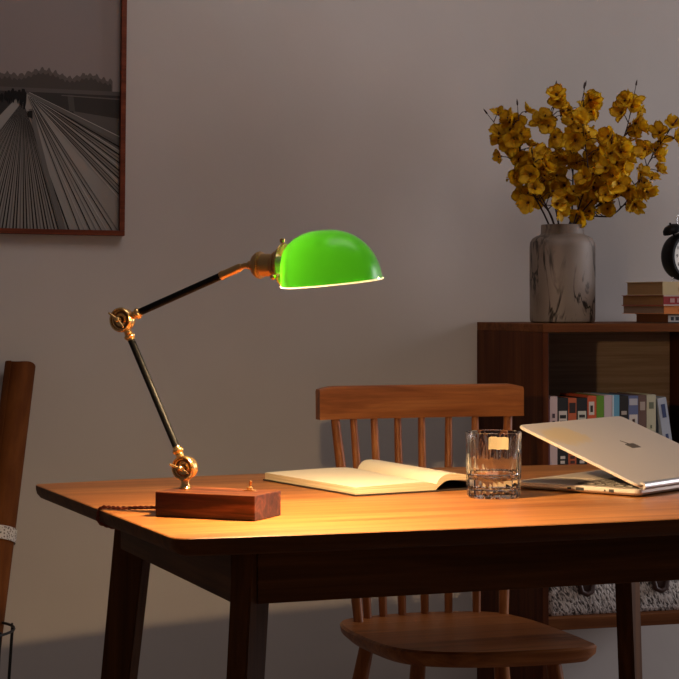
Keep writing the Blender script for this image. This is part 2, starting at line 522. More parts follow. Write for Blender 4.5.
for x, y, sx, sy in ((-.13,-.12,-.055,-.06), (-.14,.125,-.06,.07), (.13,.135,.06,.07), (.115,-.15,.04,-.06)):
    bm = bmesh.new()
    add_tube(bm, [(x,y,ZS-.02), (x+sx*.35,y+sy*.35,.28), (x+sx,y+sy,0)], [.0135,.0165,.0105], 14)
    obj('leg', bm, M['chair_z'], ch, smooth=R(50))
bm = bmesh.new(); add_rod(bm, (-.145,-.14,.21), (-.17,.16,.21), .008); obj('stretcher', bm, M['chair_z'], ch, smooth=R(50))
bm = bmesh.new(); add_rod(bm, (.14,-.17,.21), (.16,.17,.21), .008); obj('stretcher', bm, M['chair_z'], ch, smooth=R(50))
bm = bmesh.new(); add_rod(bm, (-.155,.01,.21), (.15,.0,.21), .008); obj('stretcher', bm, M['chair_z'], ch, smooth=R(50))

# ------------------------------------------------------------------ bookcase
BX, BY = 1.614, 3.812
BW, BD = .50, WALL_Y - 3.812
bc = thing('bookcase', 'narrow open reddish brown wooden bookcase against the wall behind the chair', 'bookcase', (BX, BY, 0))
PT = .014
obj('side_panel', box_bm(0, PT, 0, BD-.002, 0, 1.0095-.018, bev=.001), M['shelf_z'], bc)
obj('side_panel', box_bm(BW-PT, BW, 0, BD-.002, .360, 1.0095-.018, bev=.001), M['shelf_z'], bc)
obj('leg', box_bm(BW-.03, BW, 0, .03, 0, .3595, bev=.001), M['shelf_z'], bc)
obj('top_board', box_bm(0, BW, -.001, BD-.002, 1.0095-.018, 1.0095, bev=.0015), M['shelf_x'], bc)
obj('shelf_board', box_bm(PT, BW-PT, .002, BD-.008, .634, .652, bev=.001), M['shelf_x'], bc)
obj('shelf_board', box_bm(PT, BW-PT, .002, BD-.008, .360, .385, bev=.001), M['shelf_x'], bc)
obj('back_panel', box_bm(PT, BW-PT, BD-.008, BD-.002, .360, .9915), M['shelf_back'], bc)

# upright books: (px start, px end, height, colour, label patches, description)
def cover_mat(name, col): return plain(name, col, .5)
def make_book(x, w, h, d, z, y0, col, patches, label, lean=0.0, group='paperbacks standing in the bookcase', pages='vpages'):
    t = thing('book', label, 'book', (BX + x + w/2, BY + y0, z), 0, group)
    if lean: t.rotation_euler = (0, lean, 0)
    cm = cover_mat('cover_' + '_'.join(label.split()[:2]), col)
    bm = bmesh.new(); c = .0012
    add_box(bm, -w/2, -w/2+c, 0, d, 0, h); add_box(bm, w/2-c, w/2, 0, d, 0, h)
    add_box(bm, -w/2, w/2, -.0004, c, 0, h, bev=.0003)
    mats = [cm]
    for (a, b, z0, z1, pc) in patches:
        mats.append(plain('print_' + str(len(bpy.data.materials)), pc, .6))
        add_box(bm, -w/2 + a*w, -w/2 + b*w, -.0010 if pc is not BK else -.0013, -.0003, z0*h, z1*h, mat=len(mats)-1)
    cv = obj('cover', bm, mats, t)
    obj('page_block', box_bm(-w/2+c, w/2-c, c, d-.003, .002, h-.003), M[pages], t)
    return t
WH, BK = (.55,.52,.52), (.012,.012,.014)
def letters(a, b, z0, z1, n, col):
    out = []
    for i in range(n):
        zz0 = z0 + (z1-z0)*i/n
        out.append((a + .04*random.random(), b - .08*random.random(), zz0, zz0 + (z1-z0)/n*.62, col))
    return out
bk = [
 (549.6,552.6,.198,(.20,.06,.07), [], 'thin dark red book, first in the row beside the left panel'),
 (552.8,560.2,.203,(.50,.40,.43), letters(.3,.7,.55,.85,4,(.05,.03,.05)) , 'pale pink book with a dark mark on its spine'),
 (560.4,570.9,.200,BK, [(.12,.88,.70,.86,WH), (.12,.88,.50,.66,WH)]+letters(.2,.8,.72,.84,2,BK)+letters(.25,.75,.2,.4,4,WH), 'black book with white title blocks, left of the orange one'),
 (571.1,579.3,.199,(.42,.10,.04), [(.12,.88,.84,.95,(.02,.01,.01)), (.15,.85,.55,.66,(.55,.35,.25))]+letters(.2,.8,.3,.5,4,(.05,.02,.02)), 'orange brown book between the two black ones with white blocks'),
 (579.5,590.2,.199,BK, [(.12,.88,.72,.86,(.45,.50,.48)), (.12,.88,.50,.68,(.42,.46,.44))]+letters(.2,.8,.74,.84,2,BK)+letters(.25,.75,.2,.4,4,WH), 'black book with white blocks, right of the orange brown one'),
 (590.4,599.4,.203,(.50,.085,.03), [(.15,.75,.80,.94,WH), (.3,.6,.83,.90,BK)]+letters(.25,.7,.35,.6,4,(.6,.4,.3)), 'red orange book with a small white emblem at the top'),
 (599.6,607.2,.203,(.10,.24,.02), [], 'plain green book'),
 (607.4,615.3,.204,(.50,.42,.50), [], 'plain pale lilac book'),
 (615.5,622.8,.204,(.10,.30,.48), [(0,.2,.0,1.0,(.5,.6,.7))], 'bright blue book'),
 (623.0,631.9,.202,(.015,.012,.012), [(.2,.8,.80,.84,(.35,.32,.30)), (.2,.9,.5,.72,(.10,.05,.03))], 'nearly black book right of the blue one'),
 (632.1,642.0,.202,(.10,.13,.28), [(.08,.92,.62,.80,WH), (.08,.92,.90,.97,(.40,.42,.5))]+letters(.35,.65,.64,.78,2,(.3,.05,.04))+letters(.3,.7,.25,.55,5,(.35,.38,.5)), 'dark blue book with a white block on its spine'),
 (642.2,650.6,.203,(.12,.07,.06), [(.2,.8,.84,.93,(.35,.3,.28)), (.15,.85,.45,.66,(.35,.07,.05))], 'dark brown book with a red patch on its spine'),
 (650.8,660.2,.204,(.44,.44,.34), [(.25,.75,.85,.92,(.12,.14,.10))]+letters(.35,.6,.3,.7,7,(.12,.14,.10)), 'pale grey green book against which the last one leans'),
]
for a, b, h, col, pt, lab in bk:
    x0 = (a-544)*.0023 + .0015; x1 = (b-544)*.0023 + .0015
    make_book(x0, x1-x0, h, .145, .6522, .012, col, pt, lab + ', standing in the bookcase')
lean = R(-9)
xl = (660.6-544)*.0023 + .0015
tt = make_book(xl+.033, .021, .197, .145, .6522, .012, (.36,.42,.55), [(.3,.75,.78,.93,(.03,.05,.16)), (.35,.65,.50,.60,(.03,.05,.16)), (.3,.75,.2,.45,(.04,.05,.12))],
          'light blue book with dark lettering leaning at the right end of the bookcase row', lean)
tt.location.z += .0105*math.sin(abs(lean)) + .0003

# horizontal stack on top of the bookcase
def flat_book(x, y, z, w, d, th, col, lab, patches, name_pages, skew=0):
    t = thing('book', lab, 'book', (BX+x, BY+y, z), skew, 'books lying in the stack under the alarm clock')
    cm = plain('cover_stack_' + str(len(bpy.data.materials)), col, .5); c = .0012
    bm = bmesh.new()
    add_box(bm, 0, w, 0, d, 0, c); add_box(bm, 0, w, 0, d, th-c, th); add_box(bm, 0, w, -.0004, c, 0, th, bev=.0003)
    mats = [cm]
    for k, (a, b, z0, z1, pc) in enumerate(patches):
        mats.append(plain('print_' + str(len(bpy.data.materials)), pc, .6))
        add_box(bm, a*w, b*w, -.0010 - .0002*(k>0), -.0003, z0*th, z1*th, mat=len(mats)-1)
    obj('cover', bm, mats, t)
    obj('page_block', box_bm(.002, w-.002, c, d-.003, c, th-c), name_pages, t)
def pg(name, a, b):
    m, nt, bb = new_mat(name)
    nn = noise(nt, coords(nt, (3,3,900)), 1, 3, .7)
    r = ramp(nt, [(.35, a), (.65, b)])
    nt.links.new(nn.outputs['Fac'], r.inputs[0]); nt.links.new(r.outputs[0], bb.inputs['Base Color'])
    bb.inputs['Roughness'].default_value = .9
    return m
TZB = 1.0097
def wordrow(x0, n, z0, z1, col, w=.012, gap=.006):
    o, x = [], x0
    for i in range(n):
        ww = w*(.7+.6*random.random()); o.append((x, x+ww, z0, z1, col)); x += ww+gap
    return o
flat_book(.287+.016, .022, TZB, .195, .17, .0195, (.05,.045,.045), 'dark book with a white title block, lowest of the stack under the clock',
          [(.0,.22,.15,.85,(.5,.52,.55))]+wordrow(.03,3,.3,.7,(.03,.03,.05),.04,.02), pg('pages_amber', (.16,.055,.02), (.22,.08,.03)), R(-1))
flat_book(.287+.002, .014, TZB+.0197, .195, .205, .0180, (.60,.20,.045), 'orange book, second from the bottom of the stack under the clock',
          wordrow(.18,5,.3,.65,(.25,.04,.01),.03,.015), pg('pages_grey', (.24,.16,.12), (.30,.21,.16)), R(.5))
flat_book(.287+.000, .012, TZB+.0379, .195, .207, .0228, (.30,.03,.035), 'dark red book with pale lettering, third from the bottom of the stack',
          [(0,1,0,.12,(.55,.45,.42)),(0,1,.88,1.,(.55,.45,.42))]+wordrow(.08,3,.3,.7,(.5,.3,.3),.07,.03), pg('pages_brown', (.24,.12,.045), (.31,.16,.065)), R(.4))
flat_book(.287-.002, .012, TZB+.0609, .195, .178, .0292, (.56,.46,.27), 'cream book on top of the stack, directly under the alarm clock',
          wordrow(.2,6,.30,.55,(.12,.09,.06),.035,.012), pg('pages_tan', (.26,.155,.07), (.34,.21,.10)), R(.8))
STACK_TOP = TZB+.0609+.0294

# fabric box in the lower compartment
fb = thing('storage_basket', 'black and white woven fabric storage box with leather handles in the bottom compartment', 'basket', (BX+.245, BY+.03, .3852))
bm = bmesh.new()
o_ = rrect(-.222, .222, 0, .285, .018); i_ = inset(o_, .008)
lv = [[bm.verts.new((x,y,z)) for x,y in p] for p, z in ((inset(o_,.006),0),(o_,.01),(o_,.195),(inset(o_,.003),.2),(i_,.195),(i_,.012))]
n = len(o_)
for p, q in zip(lv, lv[1:]):
    for i in range(n): bm.faces.new((p[i], p[(i+1)%n], q[(i+1)%n], q[i]))
bm.faces.new(lv[0][::-1]); bm.faces.new(lv[-1])
obj('fabric_body', bm, M['boucle'], fb, smooth=R(40))
for x in (-.135, .039):
    bm = bmesh.new()
    add_tube(bm, [(x-.016,-.004,.11),(x-.018,-.008,.075),(x-.012,-.012,.051),(x,-.014,.046),(x+.012,-.012,.051),(x+.018,-.008,.075),(x+.016,-.004,.11)], .006, 8)
    add_box(bm, x-.026, x+.026, -.003, .001, .085, .125, bev=.001)
    add_box(bm, x-.017, x+.017, -.010, -.002, .048, .10, bev=.002)
    obj('handle', bm, M['leather'], fb, smooth=R(50))

# ------------------------------------------------------------------ vase and branches
VP = W(.495, 4.33, 1.0097)
prof = [(.001,0),(.066,0),(.0715,.003),(.0725,.010),(.0728,.100),(.0728,.168),(.0715,.178),(.067,.186),(.059,.1915),(.0505,.1945),(.0480,.197),(.0475,.215),(.0465,.2175),(.0440,.2165),
        (.0435,.198),(.055,.186),(.064,.176),(.066,.165),(.066,.012),(.060,.008),(.001,.008)]
bm = bmesh.new(); add_lathe(bm, prof, 48)
vs = obj('vase', bm, M['marble'], None, VP, smooth=R(40))
tag(vs, 'grey veined marble cylindrical vase with a short neck on top of the bookcase', 'vase')

def blossom_mesh(seed):
    rd = random.Random(seed)
    bm = bmesh.new()
    npet = 5
    for p in range(npet):
        a0 = 2*PI*p/npet + rd.uniform(-.2,.2)
        L = rd.uniform(.018,.024); wd = rd.uniform(.0115,.0145); cup = rd.uniform(.45,1.5)
        rows = []
        for i in range(5):
            t = i/4
            rr = .0015 + L*t
            ww = wd*math.sin(PI*min(1,(.12+.80*t)))**.7*(1 if t<1 else .75)
            row = []
            for j in (-1,-.5,0,.5,1):
                zz = cup*L*(t**1.2)*.9 - .006*t**3*rd.uniform(.6,1.8) + .003*abs(j)*t + rd.uniform(-.0012,.0012)*t
                row.append(bm.verts.new((rr*math.cos(a0) - ww*j*math.sin(a0), rr*math.sin(a0) + ww*j*math.cos(a0), zz)))
            rows.append(row)
        for r0, r1 in zip(rows, rows[1:]):
            for j in range(4): bm.faces.new((r0[j], r0[j+1], r1[j+1], r1[j]))
    bmesh.ops.solidify(bm, geom=list(bm.faces), thickness=.0005)
    add_lathe(bm, [(.0005,-.006),(.0022,-.004),(.0030,.002),(.0022,.006),(.0006,.008)], 8, mat=1)
    me = bpy.data.meshes.new('blossom'); bmesh.ops.recalc_face_normals(bm, faces=bm.faces); bm.to_mesh(me); bm.free()
    me.materials.append(M['petal']); me.materials.append(M['petal_dark'])
    for p in me.polygons: p.use_smooth = True
    return me
BM = [blossom_mesh(s) for s in range(6)]
K = .00222
# (tip px, tip py, depth offset, blossoms, extra bend, [side twigs], label)
br = [
 (486,116,.02,9,(-.02,.0,.035),'yellow blossoming branch reaching furthest left out of the vase'),
 (505,110,-.05,9,(-.03,0,.03),'yellow blossoming branch second from the left with a bare forked tip'),
 (517,158,-.07,8,(-.02,0,-.01),'short yellow blossoming branch bending low over the left side of the vase'),
 (561,86,.03,11,(-.02,0,.0),'tall upright yellow blossoming branch rising left of the bunch centre'),
 (574,92,-.06,11,(.02,0,.0),'yellow blossoming branch at the front centre with a bare twig at its tip'),
 (597,84,.05,11,(.0,0,.02),'tall yellow blossoming branch with a pointed bud tip right of centre'),
 (600,140,-.08,9,(.02,0,.0),'short yellow blossoming branch at the front of the bunch'),
 (643,84,.0,11,(.035,0,.0),'tall yellow blossoming branch on the right ending in a dark bud'),
 (622,130,.06,8,(.02,0,-.01),'yellow blossoming branch at the back of the bunch, right of centre'),
 (679,122,-.03,9,(.05,0,-.0),'yellow blossoming branch reaching furthest right towards the clock'),
 (640,172,-.06,8,(.03,0,-.02),'short yellow blossoming branch bending low over the right of the vase'),
]
for bi, (tu, tv, dy, nb, bend, lab) in enumerate(br):
    rd = random.Random(100+bi)
    tip = Vector(((tu-562.5)*K, dy, (323-tv)*K))
    ang = math.atan2(dy, tip.x)
    # rests inside the neck, foot on the vase floor
    foot = Vector((-.035*math.cos(ang), -.035*math.sin(ang), .012))
    neck = Vector((.026*math.cos(ang)+rd.uniform(-.006,.006), .026*math.sin(ang), .215))
    m1 = neck.lerp(tip, .38) + Vector(bend)*1.0 + Vector((rd.uniform(-.01,.01), rd.uniform(-.015,.015), rd.uniform(-.005,.01)))
    m2 = neck.lerp(tip, .70) + Vector(bend)*.6 + Vector((rd.uniform(-.012,.012), rd.uniform(-.015,.015), rd.uniform(-.005,.005)))
    path = spline([foot, neck, m1, m2, tip], 6)
    root = thing('blossom_branch', lab, 'flower', VP, 0, 'yellow blossoming branches in the marble vase')
    bm = bmesh.new()
    nP = len(path)
    add_tube(bm, path, [.0026 - .0019*(i/(nP-1)) for i in range(nP)], 6)
    # side twigs
    spots = []
    nb = int(nb*1.95)
    for k in range(nb):
        t = .12 + .76*(k+.5)/nb
        f = t_idx = 6 + (nP-1-6)*t
        i0 = int(f); p = path[i0].lerp(path[min(i0+1,nP-1)], f-i0)
        side = Vector((rd.uniform(-1,1), rd.uniform(-.9,.5), rd.uniform(-.5,.9))).normalized()
        spread = .034*(1-.55*t) + .006
        q = p + side*spread
        if q.y > .13: q.y = .13
        add_tube(bm, [p, p.lerp(q,.5)+Vector((0,0,.004)), q], [.0012,.0010,.0008], 5)
        spots.append((q, side))
    # bud at tip
    add_lathe(bm, [(.0004,0),(.0022,.004),(.0018,.010),(.0003,.016)], 6, axis_mtx(tip, path[-1]-path[-2]))
    obj('stem', bm, M['twig'], root, smooth=R(60))
    for q, side in spots:
        o = bpy.data.objects.new('blossom', BM[rd.randrange(6)]); C.objects.link(o); o.parent = root
        nrm = (side + Vector((0,-.6,.1)) + Vector((rd.uniform(-.9,.9), rd.uniform(-.4,.4), rd.uniform(-.9,.9)))).normalized()
        o.rotation_mode = 'QUATERNION'
        o.rotation_quaternion = nrm.to_track_quat('Z','Y') @ Euler((0,0,rd.uniform(0,6))).to_quaternion()
        o.location = q; s = rd.uniform(.80,1.08); o.scale = (s,s,s)

# ------------------------------------------------------------------ alarm clock
ck = thing('alarm_clock', 'black twin bell alarm clock standing on the stack of books', 'clock', W(.765, 4.335, STACK_TOP+.0002), R(31-17))
cz = .0565
yax = Matrix.Rotation(R(90), 4, 'X')      # lathe axis z -> -y
bm = bmesh.new()
add_lathe(bm, [(.001,-.023),(.042,-.023),(.050,-.018),(.0535,-.008),(.0550,.010),(.0550,.020),(.052,.024),(.0465,.024),(.0455,.019),(.001,.019)], 48, Matrix.Translation((0,0,cz)) @ yax)
obj('case', bm, M['black_metal'], ck, smooth=R(40))
bm = bmesh.new()
add_lathe(bm, [(.001,.0192),(.0450,.0192),(.0450,.0198),(.001,.0198)], 48, Matrix.Translation((0,0,cz)) @ yax)
dial = obj('dial', bm, M['white_plastic'], ck)
for hnum in range(1, 13):
    a = PI/2 - hnum*PI/6
    cu = bpy.data.curves.new('numeral', 'FONT'); cu.body = str(hnum); cu.size = .0105; cu.extrude = .0002; cu.align_x = 'CENTER'; cu.align_y = 'CENTER'
    cu.materials.append(M['black'])
    tmp = bpy.data.objects.new('numeral_text', cu)
    me = bpy.data.meshes.new_from_object(tmp); bpy.data.objects.remove(tmp)
    o = link('numeral', me, dial)
    o.location = (.036*math.cos(a), -.0201, cz + .036*math.sin(a)); o.rotation_euler = (R(90),0,0)
bm = bmesh.new(); 
add_box(bm, -.001,.001,-.0212,-.0204, 0,.022, mtx=Matrix.Translation((0,0,cz)) @ Matrix.Rotation(R(-60),4,'Y'))
add_box(bm, -.0007,.0007,-.0216,-.0208, -.004,.032, mtx=Matrix.Translation((0,0,cz)) @ Matrix.Rotation(R(55),4,'Y'))
obj('hands', bm, M['black'], ck)
for s in (-1, 1):
    base = Vector((.028*s, 0, cz+.046)); d = Vector((.42*s, 0, 1)).normalized()
    bm = bmesh.new()
    add_rod(bm, base, base + d*.010, .002)
    add_lathe(bm, [(.0215,.008),(.022,.010),(.0205,.0165),(.015,.0225),(.007,.0255),(.001,.0262)], 32, axis_mtx(base, d))
    add_lathe(bm, [(.002,.026),(.0025,.029),(.001,.031)], 10, axis_mtx(base, d))
    obj('bell', bm, M['black_metal'], ck, smooth=R(50))
    bm = bmesh.new(); add_rod(bm, (.026*s, 0, cz-.043), (.034*s, 0, .0), .003, .0022)
    obj('foot', bm, M['chrome'], ck, smooth=R(50))
bm = bmesh.new()
add_tube(bm, spline([(-.019,0,cz+.060),(-.020,0,cz+.083),(-.014,0,cz+.093),(0,0,cz+.096),(.014,0,cz+.093),(.020,0,cz+.083),(.019,0,cz+.060)],5), .0017, 8)
obj('carrying_handle', bm, M['chrome'], ck, smooth=R(60))
bm = bmesh.new(); add_rod(bm, (0,0,cz+.05), (0,0,cz+.072), .0012); add_box(bm, -.006,.006,-.003,.003,cz+.068,cz+.076, bev=.001)
obj('hammer', bm, M['chrome'], ck, smooth=R(50))

# ------------------------------------------------------------------ framed picture
FW, FH = .56, .74
pf = thing('framed_picture', 'black and white boardwalk photograph in a thin reddish wooden frame on the wall', 'picture', (.790-FW, 4.1998, 1.2047), 0)
pf.rotation_euler = (0, R(.6), 0)
bm = bmesh.new(); fw = .0115
for a in ((0,FW,0,fw),(0,FW,FH-fw,FH),(0,fw,fw,FH-fw),(FW-fw,FW,fw,FH-fw)):
    add_box(bm, a[0],a[1],-.026,-.001,a[2],a[3], bev=.001)
obj('frame', bm, M['frame_wood'], pf)
# print: every layer is a flat shape of the printed photograph
def px(u, v): return (FW - (125-u)*.00213, (234.5-v)*.00218)
bm = bmesh.new(); PM = []
def pcol(c):
    PM.append(plain('print_tone_%d' % len(PM), c, .6, spec=.2)); return len(PM)-1
lay = [0]
def poly(pts, mi):
    lay[0] += 1
    y = -.012 - .00002*lay[0]
    vs_ = []
    for u, v in pts:
        x, z = px(u, v); vs_.append(bm.verts.new((min(max(x, fw), FW-fw), y, min(max(z, fw), FH-fw))))
    f = bm.faces.new(vs_); f.material_index = mi
x0u = 125 - FW/.00213
SKY = pcol((.27,.225,.215)); 
poly([(x0u,232),(125,232),(125,-110),(x0u,-110)], SKY)
rd = random.Random(3)
def ridge(base, amp, step, u0, u1, f):
    pts = []
    u = u0
    while u < u1:
        pts.append((u, f(u) + rd.uniform(-amp, amp))); u += step
    pts.append((u1, f(u1)))
    return [(u0, base)] + pts + [(u1, base)]
def hump(u): return 83 - 9*math.exp(-((u-42)/20)**2) - 6*math.exp(-((u-88)/14)**2) - 3*math.exp(-((u-5)/9)**2) - 6*math.exp(-((u+60)/40)**2)
poly(ridge(96, .9, 1.1, x0u, 112, lambda u: hump(u)-2.5+1.6*math.sin(u*.9)), pcol((.115,.095,.085)))
poly(ridge(96, .8, 1.3, x0u, 111, lambda u: hump(u)+2+1.3*math.sin(u*1.3+1)), pcol((.068,.056,.05)))
poly([(x0u,90),(125,91),(125,95),(x0u,94)], pcol((.10,.086,.08)))
poly([(x0u,94),(125,95),(125,140),(x0u,140)], pcol((.040,.034,.031)))
poly([(66,96),(72,96),(74,112),(68,112)], pcol((.075,.066,.06)))
poly([(72,112),(125,118),(125,150),(90,150)], pcol((.10,.088,.082)))
poly([(60,96.3),(125,97.8),(125,99.2),(60,97.3)], pcol((.11,.095,.09)))
# boardwalk
V = (20, 94)
PLK = pcol((.30,.275,.25)); PLD = pcol((.018,.015,.013)); PL2 = pcol((.42,.39,.36)); PL3 = pcol((.14,.125,.115))
poly([(16,100),(26,96),(125,136),(125,232),(x0u,232),(-40,160)], PLK)
poly([(22,95),(28,95.5),(125,136),(125,150),(60,118)], PL3)
# dark water left of the walk
poly([(x0u,96),(16,98),(-40,160),(x0u,200)], pcol((.03,.026,.024)))
for i in range(42):
    ub = -75 + i*3.5 + rd.uniform(-.3,.3)
    w_ = .75
    poly([(19.5 + i*.05,106),(19.8 + i*.05,106),(ub+w_,232),(ub-w_,232)], PLD if i % 3 else PL3)
for i in range(24):
    a = i/23
    v1 = 232 - a*90 if a > .35 else 232
    u1 = 125 if a > .35 else 80 + a/.35*45
    w_ = rd.uniform(.5,1.0)
    poly([(26+a*4,99.5),(26.6+a*4,99.2),(u1,v1-w_),(u1-w_*1.2,v1+w_)], (PLD, PL2, PLD, PL3)[i%4])
poly([(27,95.2),(27.5,95),(125,135.2),(125,136.2)], PL2)
# plank bend
poly([(27,112),(31,111),(47,170),(66,232),(60,232),(42,172)], PL3)
# little figures
FG = pcol((.006,.005,.005))
def fig(u, v, h):
    w_ = h*.17
    poly([(u-w_,v-h*.8),(u-w_*.6,v-h*.86),(u-w_*.4,v-h),(u+w_*.4,v-h),(u+w_*.6,v-h*.86),(u+w_,v-h*.8),(u+w_*.9,v-h*.35),(u+w_*.5,v),(u+w_*.1,v),(u,v-h*.38),(u-w_*.5,v-h*.05),(u-w_*.9,v-h*.35)], FG)
for a in ((21.5,112,20),(17.5,108,15),(11,106,14),(7,107,13),(14,103,9),(4,104,9),(0,106,9)): fig(*a)
poly([(25.5,114),(31,113),(31,121),(26,119)], FG)
obj_raw('photo_print', bm, PM, pf)

# ------------------------------------------------------------------ wire basket with a paper roll
wb = thing('wire_basket', 'black wire basket on the floor in the lower left corner', 'basket', W(-.772, 3.85, 0.0))
bm = bmesh.new()
add_torus(bm, .128, .0028, Matrix.Translation((0,0,.408)), 40, 8); obj('rim', bm, M['black_wire'], wb, smooth=R(60))
bm = bmesh.new()
add_torus(bm, .100, .0028, Matrix.Translation((0,0,.004)), 40, 8)
add_rod(bm, (-.1,0,.004), (.1,0,.004), .0022, segs=6); add_rod(bm, (0,-.1,.004), (0,.1,.004), .0022, segs=6)
obj('base_ring', bm, M['black_wire'], wb, smooth=R(60))
for i in range(14):
    a = 2*PI*i/14 + .12
    bm = bmesh.new(); add_rod(bm, (.100*math.cos(a), .100*math.sin(a), .004), (.128*math.cos(a), .128*math.sin(a), .414), .0022, segs=6)
    obj('wire', bm, M['black_wire'], wb, smooth=R(60))
top = W(-.678, 4.148, .9217); dirv = (top - W(-.7355, 3.799, .02)); bot = top - dirv*.985
L = (top-bot).length
pr = thing('paper_roll', 'brown kraft paper roll tied with white lace, leaning from the wire basket to the wall', 'paper roll', bot)
pr.rotation_mode = 'QUATERNION'; pr.rotation_quaternion = dirv.normalized().to_track_quat('Z','Y')
bm = bmesh.new()
# rolled sheet: a spiral wall with thickness
turns, NP = 3.2, 120
inn, outr = [], []
for i in range(NP+1):
    a = 2*PI*turns*i/NP
    r = .020 + .0128*i/NP
    inn.append((r*math.cos(a), r*math.sin(a))); outr.append(((r+.0012)*math.cos(a), (r+.0012)*math.sin(a)))
loop = inn + outr[::-1]
lo = [bm.verts.new((x,y,0)) for x,y in loop]
hi = [bm.verts.new((x,y,L + .0015*math.sin(3*math.atan2(y,x)) + .001*math.cos(2*math.atan2(y,x)))) for x,y in loop]
n = len(loop)
for i in range(n): bm.faces.new((lo[i], lo[(i+1)%n], hi[(i+1)%n], hi[i]))
for i in range(NP):
    j, k = n-1-i, n-2-i
    bm.faces.new((hi[i], hi[i+1], hi[k], hi[j])); bm.faces.new((lo[i+1], lo[i], lo[j], lo[k]))
obj('rolled_sheet', bm, M['kraft'], pr, smooth=R(50))
bm = bmesh.new(); zb = L*.61
add_lathe(bm, [(.0342,zb-.014),(.0352,zb-.014),(.0352,zb+.014),(.0342,zb+.014),(.0342,zb-.014)], 40, close=False)
obj('lace_band', bm, M['lace'], pr, smooth=R(40))

# ------------------------------------------------------------------ open book
ob = thing('open_book', 'open book with blank cream pages lying on the table beside the lamp', 'book', W(.158, 3.150, TZ+.0003), R(30-17))
BLn = .315
def block(name, prof_top, prof_bot, y0, y1, skew=0.0):
    bm = bmesh.new(); cols = []
    yy = [y0 + (y1-y0)*k/6 for k in range(7)]
    for y in yy:
        t_ = (y-y0)/(y1-y0)
        fx = (lambda x: x*(1 - .14*t_) + .034*t_) if name == 'right_pages' else (lambda x: x + (x+.15)/.15*.034*t_)
        tp = [bm.verts.new((fx(x), y, z)) for x, z in prof_top]
        bt = [bm.verts.new((fx(x), y, z)) for x, z in prof_bot]
        cols.append((tp, bt))
    n = len(prof_top)
    for (t0,b0),(t1,b1) in zip(cols, cols[1:]):
        for i in range(n-1):
            f = bm.faces.new((t0[i], t0[i+1], t1[i+1], t1[i])); f.material_index = 0
            f = bm.faces.new((b0[i+1], b0[i], b1[i], b1[i+1])); f.material_index = 1
        for i in (0, n-1):
            f = bm.faces.new((t0[i], t1[i], b1[i], b0[i])); f.material_index = 1
    for t, b in (cols[0], cols[-1]):
        for i in range(n-1):
            f = bm.faces.new((t[i], t[i+1], b[i+1], b[i])); f.material_index = 1
    return obj(name, bm, [M['page'], M['page_edge']], ob, smooth=R(35))
def sm(pts, n=4): return [(v.x, v.y) for v in spline([(a,b,0) for a,b in pts], n)]
lt = sm([(-.150,.0135),(-.11,.0150),(-.06,.0160),(-.025,.0160),(-.008,.0140),(.0,.0115)])
lb = [(x if x < 0 else 0, .0026) for x,_ in lt]
block('left_pages', lt, lb, .003, BLn-.003)
rt = sm([(.0005,.0120),(.006,.0200),(.018,.0265),(.040,.0270),(.070,.0225),(.098,.0165),(.122,.0110)])
rb = sm([(.0005,.0040),(.008,.0100),(.020,.0165),(.042,.0170),(.072,.0135),(.099,.0085),(.121,.0035)])
block('right_pages', rt, rb, .003, BLn-.003)
rt2 = [(x, z-.0022) for x,z in sm([(.0008,.0040),(.008,.0100),(.020,.0165),(.042,.0170),(.072,.0135),(.099,.0085),(.121,.0035)])]
bm = bmesh.new()
def slab(bm, pts, y0, y1, th, skew):
    a = [[bm.verts.new((x + skew*(y-y0), y, z)) for x,z in pts] for y in (y0,y1)]
    b = [[bm.verts.new((x + skew*(y-y0), y, z-th)) for x,z in pts] for y in (y0,y1)]
    n = len(pts)
    for i in range(n-1):
        bm.faces.new((a[0][i],a[0][i+1],a[1][i+1],a[1][i])); bm.faces.new((b[0][i+1],b[0][i],b[1][i],b[1][i+1]))
        for k in (0,1): bm.faces.new((a[k][i],a[k][i+1],b[k][i+1],b[k][i]))
    for i in (0,n-1): bm.faces.new((a[0][i],a[1][i],b[1][i],b[0][i]))
slab(bm, [(-.1525,.0024),(0,.0024),(.060,.0024),(.124,.0024)], 0, BLn, .0022, 0)
obj('cover', bm, M['cover_dark'], ob)

# ------------------------------------------------------------------ tumbler
tg = thing('glass_tumbler', 'clear cut glass tumbler with a thick base standing between the open book and the laptop', 'glass', W(.2425, 3.068, TZ+.0003))
RG, HG = .0425, .100
def facet(a, z):
    k = 16
    s = (a % (2*PI/k)) - PI/k
    fl = math.cos(PI/k)/math.cos(s)
    w_ = max(0, min(1, (HG-.012-z)/.01))
    return 1 + (fl-1)*w_*1.6
bm = bmesh.new()
prof = [(.001,.0012),(.034,.0012),(.038,.0),(.0405,.003),(.0412,.012),(.0400,.0135),(.0412,.015),(.0418,.034),(.0404,.0355),(.0418,.037),(.0424,.080),(.0427,.092),(.0427,HG-.001),(.0418,HG),(.0408,HG-.001)]
outer_n = len(prof)
prof2 = [(.0404,.080),(.0392,.040),(.0380,.032),(.0335,.0275),(.020,.0262),(.001,.026)]
segs = 96; rings = []
for i, (r, z) in enumerate(prof + prof2):
    rings.append([bm.verts.new((r*(facet(2*PI*k/segs, z) if i < outer_n and z < HG-.012 and z > .002 else 1)*math.cos(2*PI*k/segs),
                                r*(facet(2*PI*k/segs, z) if i < outer_n and z < HG-.012 and z > .002 else 1)*math.sin(2*PI*k/segs), z)) for k in range(segs)])
for p, q in zip(rings, rings[1:]):
    for i in range(segs): bm.faces.new((p[i], p[(i+1)%segs], q[(i+1)%segs], q[i]))
bm.faces.new(rings[0][::-1]); bm.faces.new(rings[-1])
obj('glass_body', bm, M['glass'], tg, smooth=R(18))
bm = bmesh.new()   # small cream rectangle on the inside of the far wall
lr = .0396; vv = []
